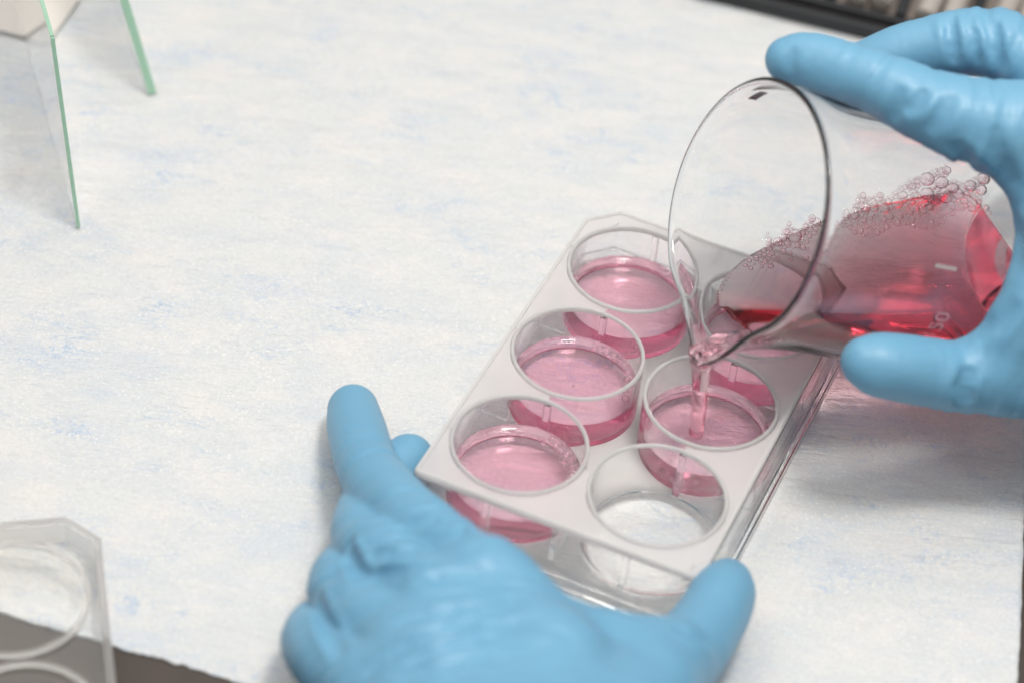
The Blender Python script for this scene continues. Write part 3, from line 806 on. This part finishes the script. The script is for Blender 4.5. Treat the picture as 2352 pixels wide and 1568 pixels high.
# ------------------------------------------------------------------ things round about
# plate lid lying over the edge of the paper, lower left
lid = empty('plate_lid', (*V(34, 1376, 8.5)[:2], 0.0), math.radians(15))
tag(lid, 'clear plastic plate lid with raised rings lying over the paper edge', 'lid')
def lid_outline(ch):
    x1, y1, x0, y0 = 20.5, 24.8, -66.0, -103.0
    return [(x0, y0), (x1, y0), (x1, y1 - ch), (x1 - ch, y1), (x0, y1)]
v, f = slab(lid_outline(7.0), [], 7.2, 8.5)
obj('lid_top', fix_normals(mesh('lid_top', v, f, M['lid'])), lid)
v, f = sweep(lid_outline(7.0), [(-2.2, 0.1), (-2.0, 7.6), (-1.3, 8.7), (-0.02, 8.7), (-0.02, 7.6), (0.0, 0.1)])
obj('lid_skirt', fix_normals(mesh('lid_skirt', v, f, M['lid_edge'])), lid)
v, f = lathe([(17.3, 8.53), (17.45, 9.4), (18.75, 9.4), (18.9, 8.53)], 96)
ring_me = fix_normals(mesh('ring', v, f, M['lid_edge'], auto=40))
for x in (0, -39.1):
    for y in (0, -39.1, -78.2): obj('ring', ring_me, lid, (x, y, 0))

# two upright sheets of green-edged glass, upper left
def pane(name, base, top, back, length, thick, label):
    base, top, back = (np.asarray(q, float) for q in (base, top, back)); back = back / np.linalg.norm(back)
    up = top - base; nrm = np.cross(up, back); nrm = nrm / np.linalg.norm(nrm) * thick / 2
    P = [base, base + back * length, top + back * length, top]
    VV = [p + nrm for p in P] + [p - nrm for p in P]
    FF = [(0, 1, 2, 3), (7, 6, 5, 4)] + [(i, i + 4, (i + 1) % 4 + 4, (i + 1) % 4) for i in range(4)]
    root = empty(name, tuple(base)); VV = [p - base for p in VV]
    obj('sheet', fix_normals(mesh('sheet', VV, FF, M['pane'])), root)
    # ground edges: the upright one facing us and the top one
    for nm, (p, q), out in (('ground_edge', (P[0], P[3]), -back), ('top_edge', (P[3] + back * 0.03, P[2]), unit(up))):
        dr = unit(q - p) * 0.05; E_ = []
        for c_ in (p + dr, q - dr):
            for sgn in (1, -1):
                for t_ in (0.03, 0.5): E_.append(c_ + nrm * sgn * 0.96 + out * t_ - base)
        obj(nm, fix_normals(mesh(nm, E_, [(0, 1, 3, 2), (4, 6, 7, 5), (0, 4, 5, 1), (2, 3, 7, 6), (0, 2, 6, 4), (1, 5, 7, 3)], M['edge'])), root)
    return tag(root, label, 'glass sheet', 'green edged glass sheets')
pane('glass_sheet', V(180, 520, 0.2), V(120, 86, 66), (-0.36, 0.93, 0), 120, 1.15, 'upright glass sheet with a thin bright green edge at far left')
pane('glass_sheet', V(350, 214, 0.2), V(262, -75, 42), (-0.40, 0.91, 0), 110, 2.6, 'glass sheet with a thick dark green edge, behind the thin one')

# cream card, far upper left
t1 = V(112, 103, 0); t0 = V(0, 76, 0); ang_t = math.atan2(t1[1] - t0[1], t1[0] - t0[0])
v, f = box_vf(-120, 0, 0, 90, 0.05, 1.3)
card = obj('cream_card', bevel(mesh('cream_card', v, f, M['tray']), 0.5, 3), None, (t1[0], t1[1], 0)); card.rotation_euler = (0, 0, ang_t)
tag(card, 'flat cream card lying behind the thin glass sheet', 'card')

# black rack with milky tubes, far upper right
e0 = V(1620, 0, 0); e1 = V(2010, 95, 0); ang_r = math.atan2(e1[1] - e0[1], e1[0] - e0[0])
rack = empty('tube_rack', (e0[0], e0[1], 0.0), ang_r)
tag(rack, 'black plastic rack of milky tubes beyond the pouring hand', 'tube rack')
X0, X1 = -70.0, 150.0
for (x0, x1, y0, y1, z0, z1, nm) in ((X0, X1, 0, 3.2, 0.3, 4.6, 'front_wall'), (X0, X1, 70, 75, 0.3, 16, 'back_wall'), (X0, X0 + 4, 5.1, 69.9, 0.3, 9, 'side_wall'), (X1 - 4, X1, 5.1, 69.9, 0.3, 9, 'side_wall')):
    v, f = box_vf(x0, x1, y0, y1, z0, z1); obj(nm, bevel(mesh(nm, v, f, M['rack']), 0.8), rack)
v, f = box_vf(X0 + 4.1, X1 - 4.1, 3.3, 69.9, 0.4, 2.0); obj('floor_insert', mesh('floor_insert', v, f, M['rack_in']), rack)
v, f = box_vf(X0 + 4.1, X1 - 4.1, 6.2, 9.2, 2.2, 5.6); obj('front_rail', bevel(mesh('front_rail', v, f, M['rack']), 0.6), rack)
v, f = box_vf(-1.8, 1.8, 9.4, 69.5, 2.1, 7.0); div_me = bevel(mesh('divider', v, f, M['rack']), 0.5)
v, f = lathe([(0, 0), (3.2, 0.6), (3.6, 2.5), (3.6, 46), (4.4, 46), (4.4, 49), (0, 49.5)], 24)
tube_me = mesh('tube', v, f, M['tube'], auto=40); fix_normals(tube_me)
for k in range(9):
    x = X0 + 14 + k * 24.0
    obj('divider', div_me, rack, (x, 0, 0))
    if X0 + 14 < x + 12 < X1 - 8:
        for q, dx in ((0, 8.0), (1, 16.5)):
            t = obj('tube', tube_me, rack, (x + dx, 11 + 1.5 * q, 6.0)); t.rotation_euler = (math.radians(-78), 0, math.radians(-6 + 4 * q))
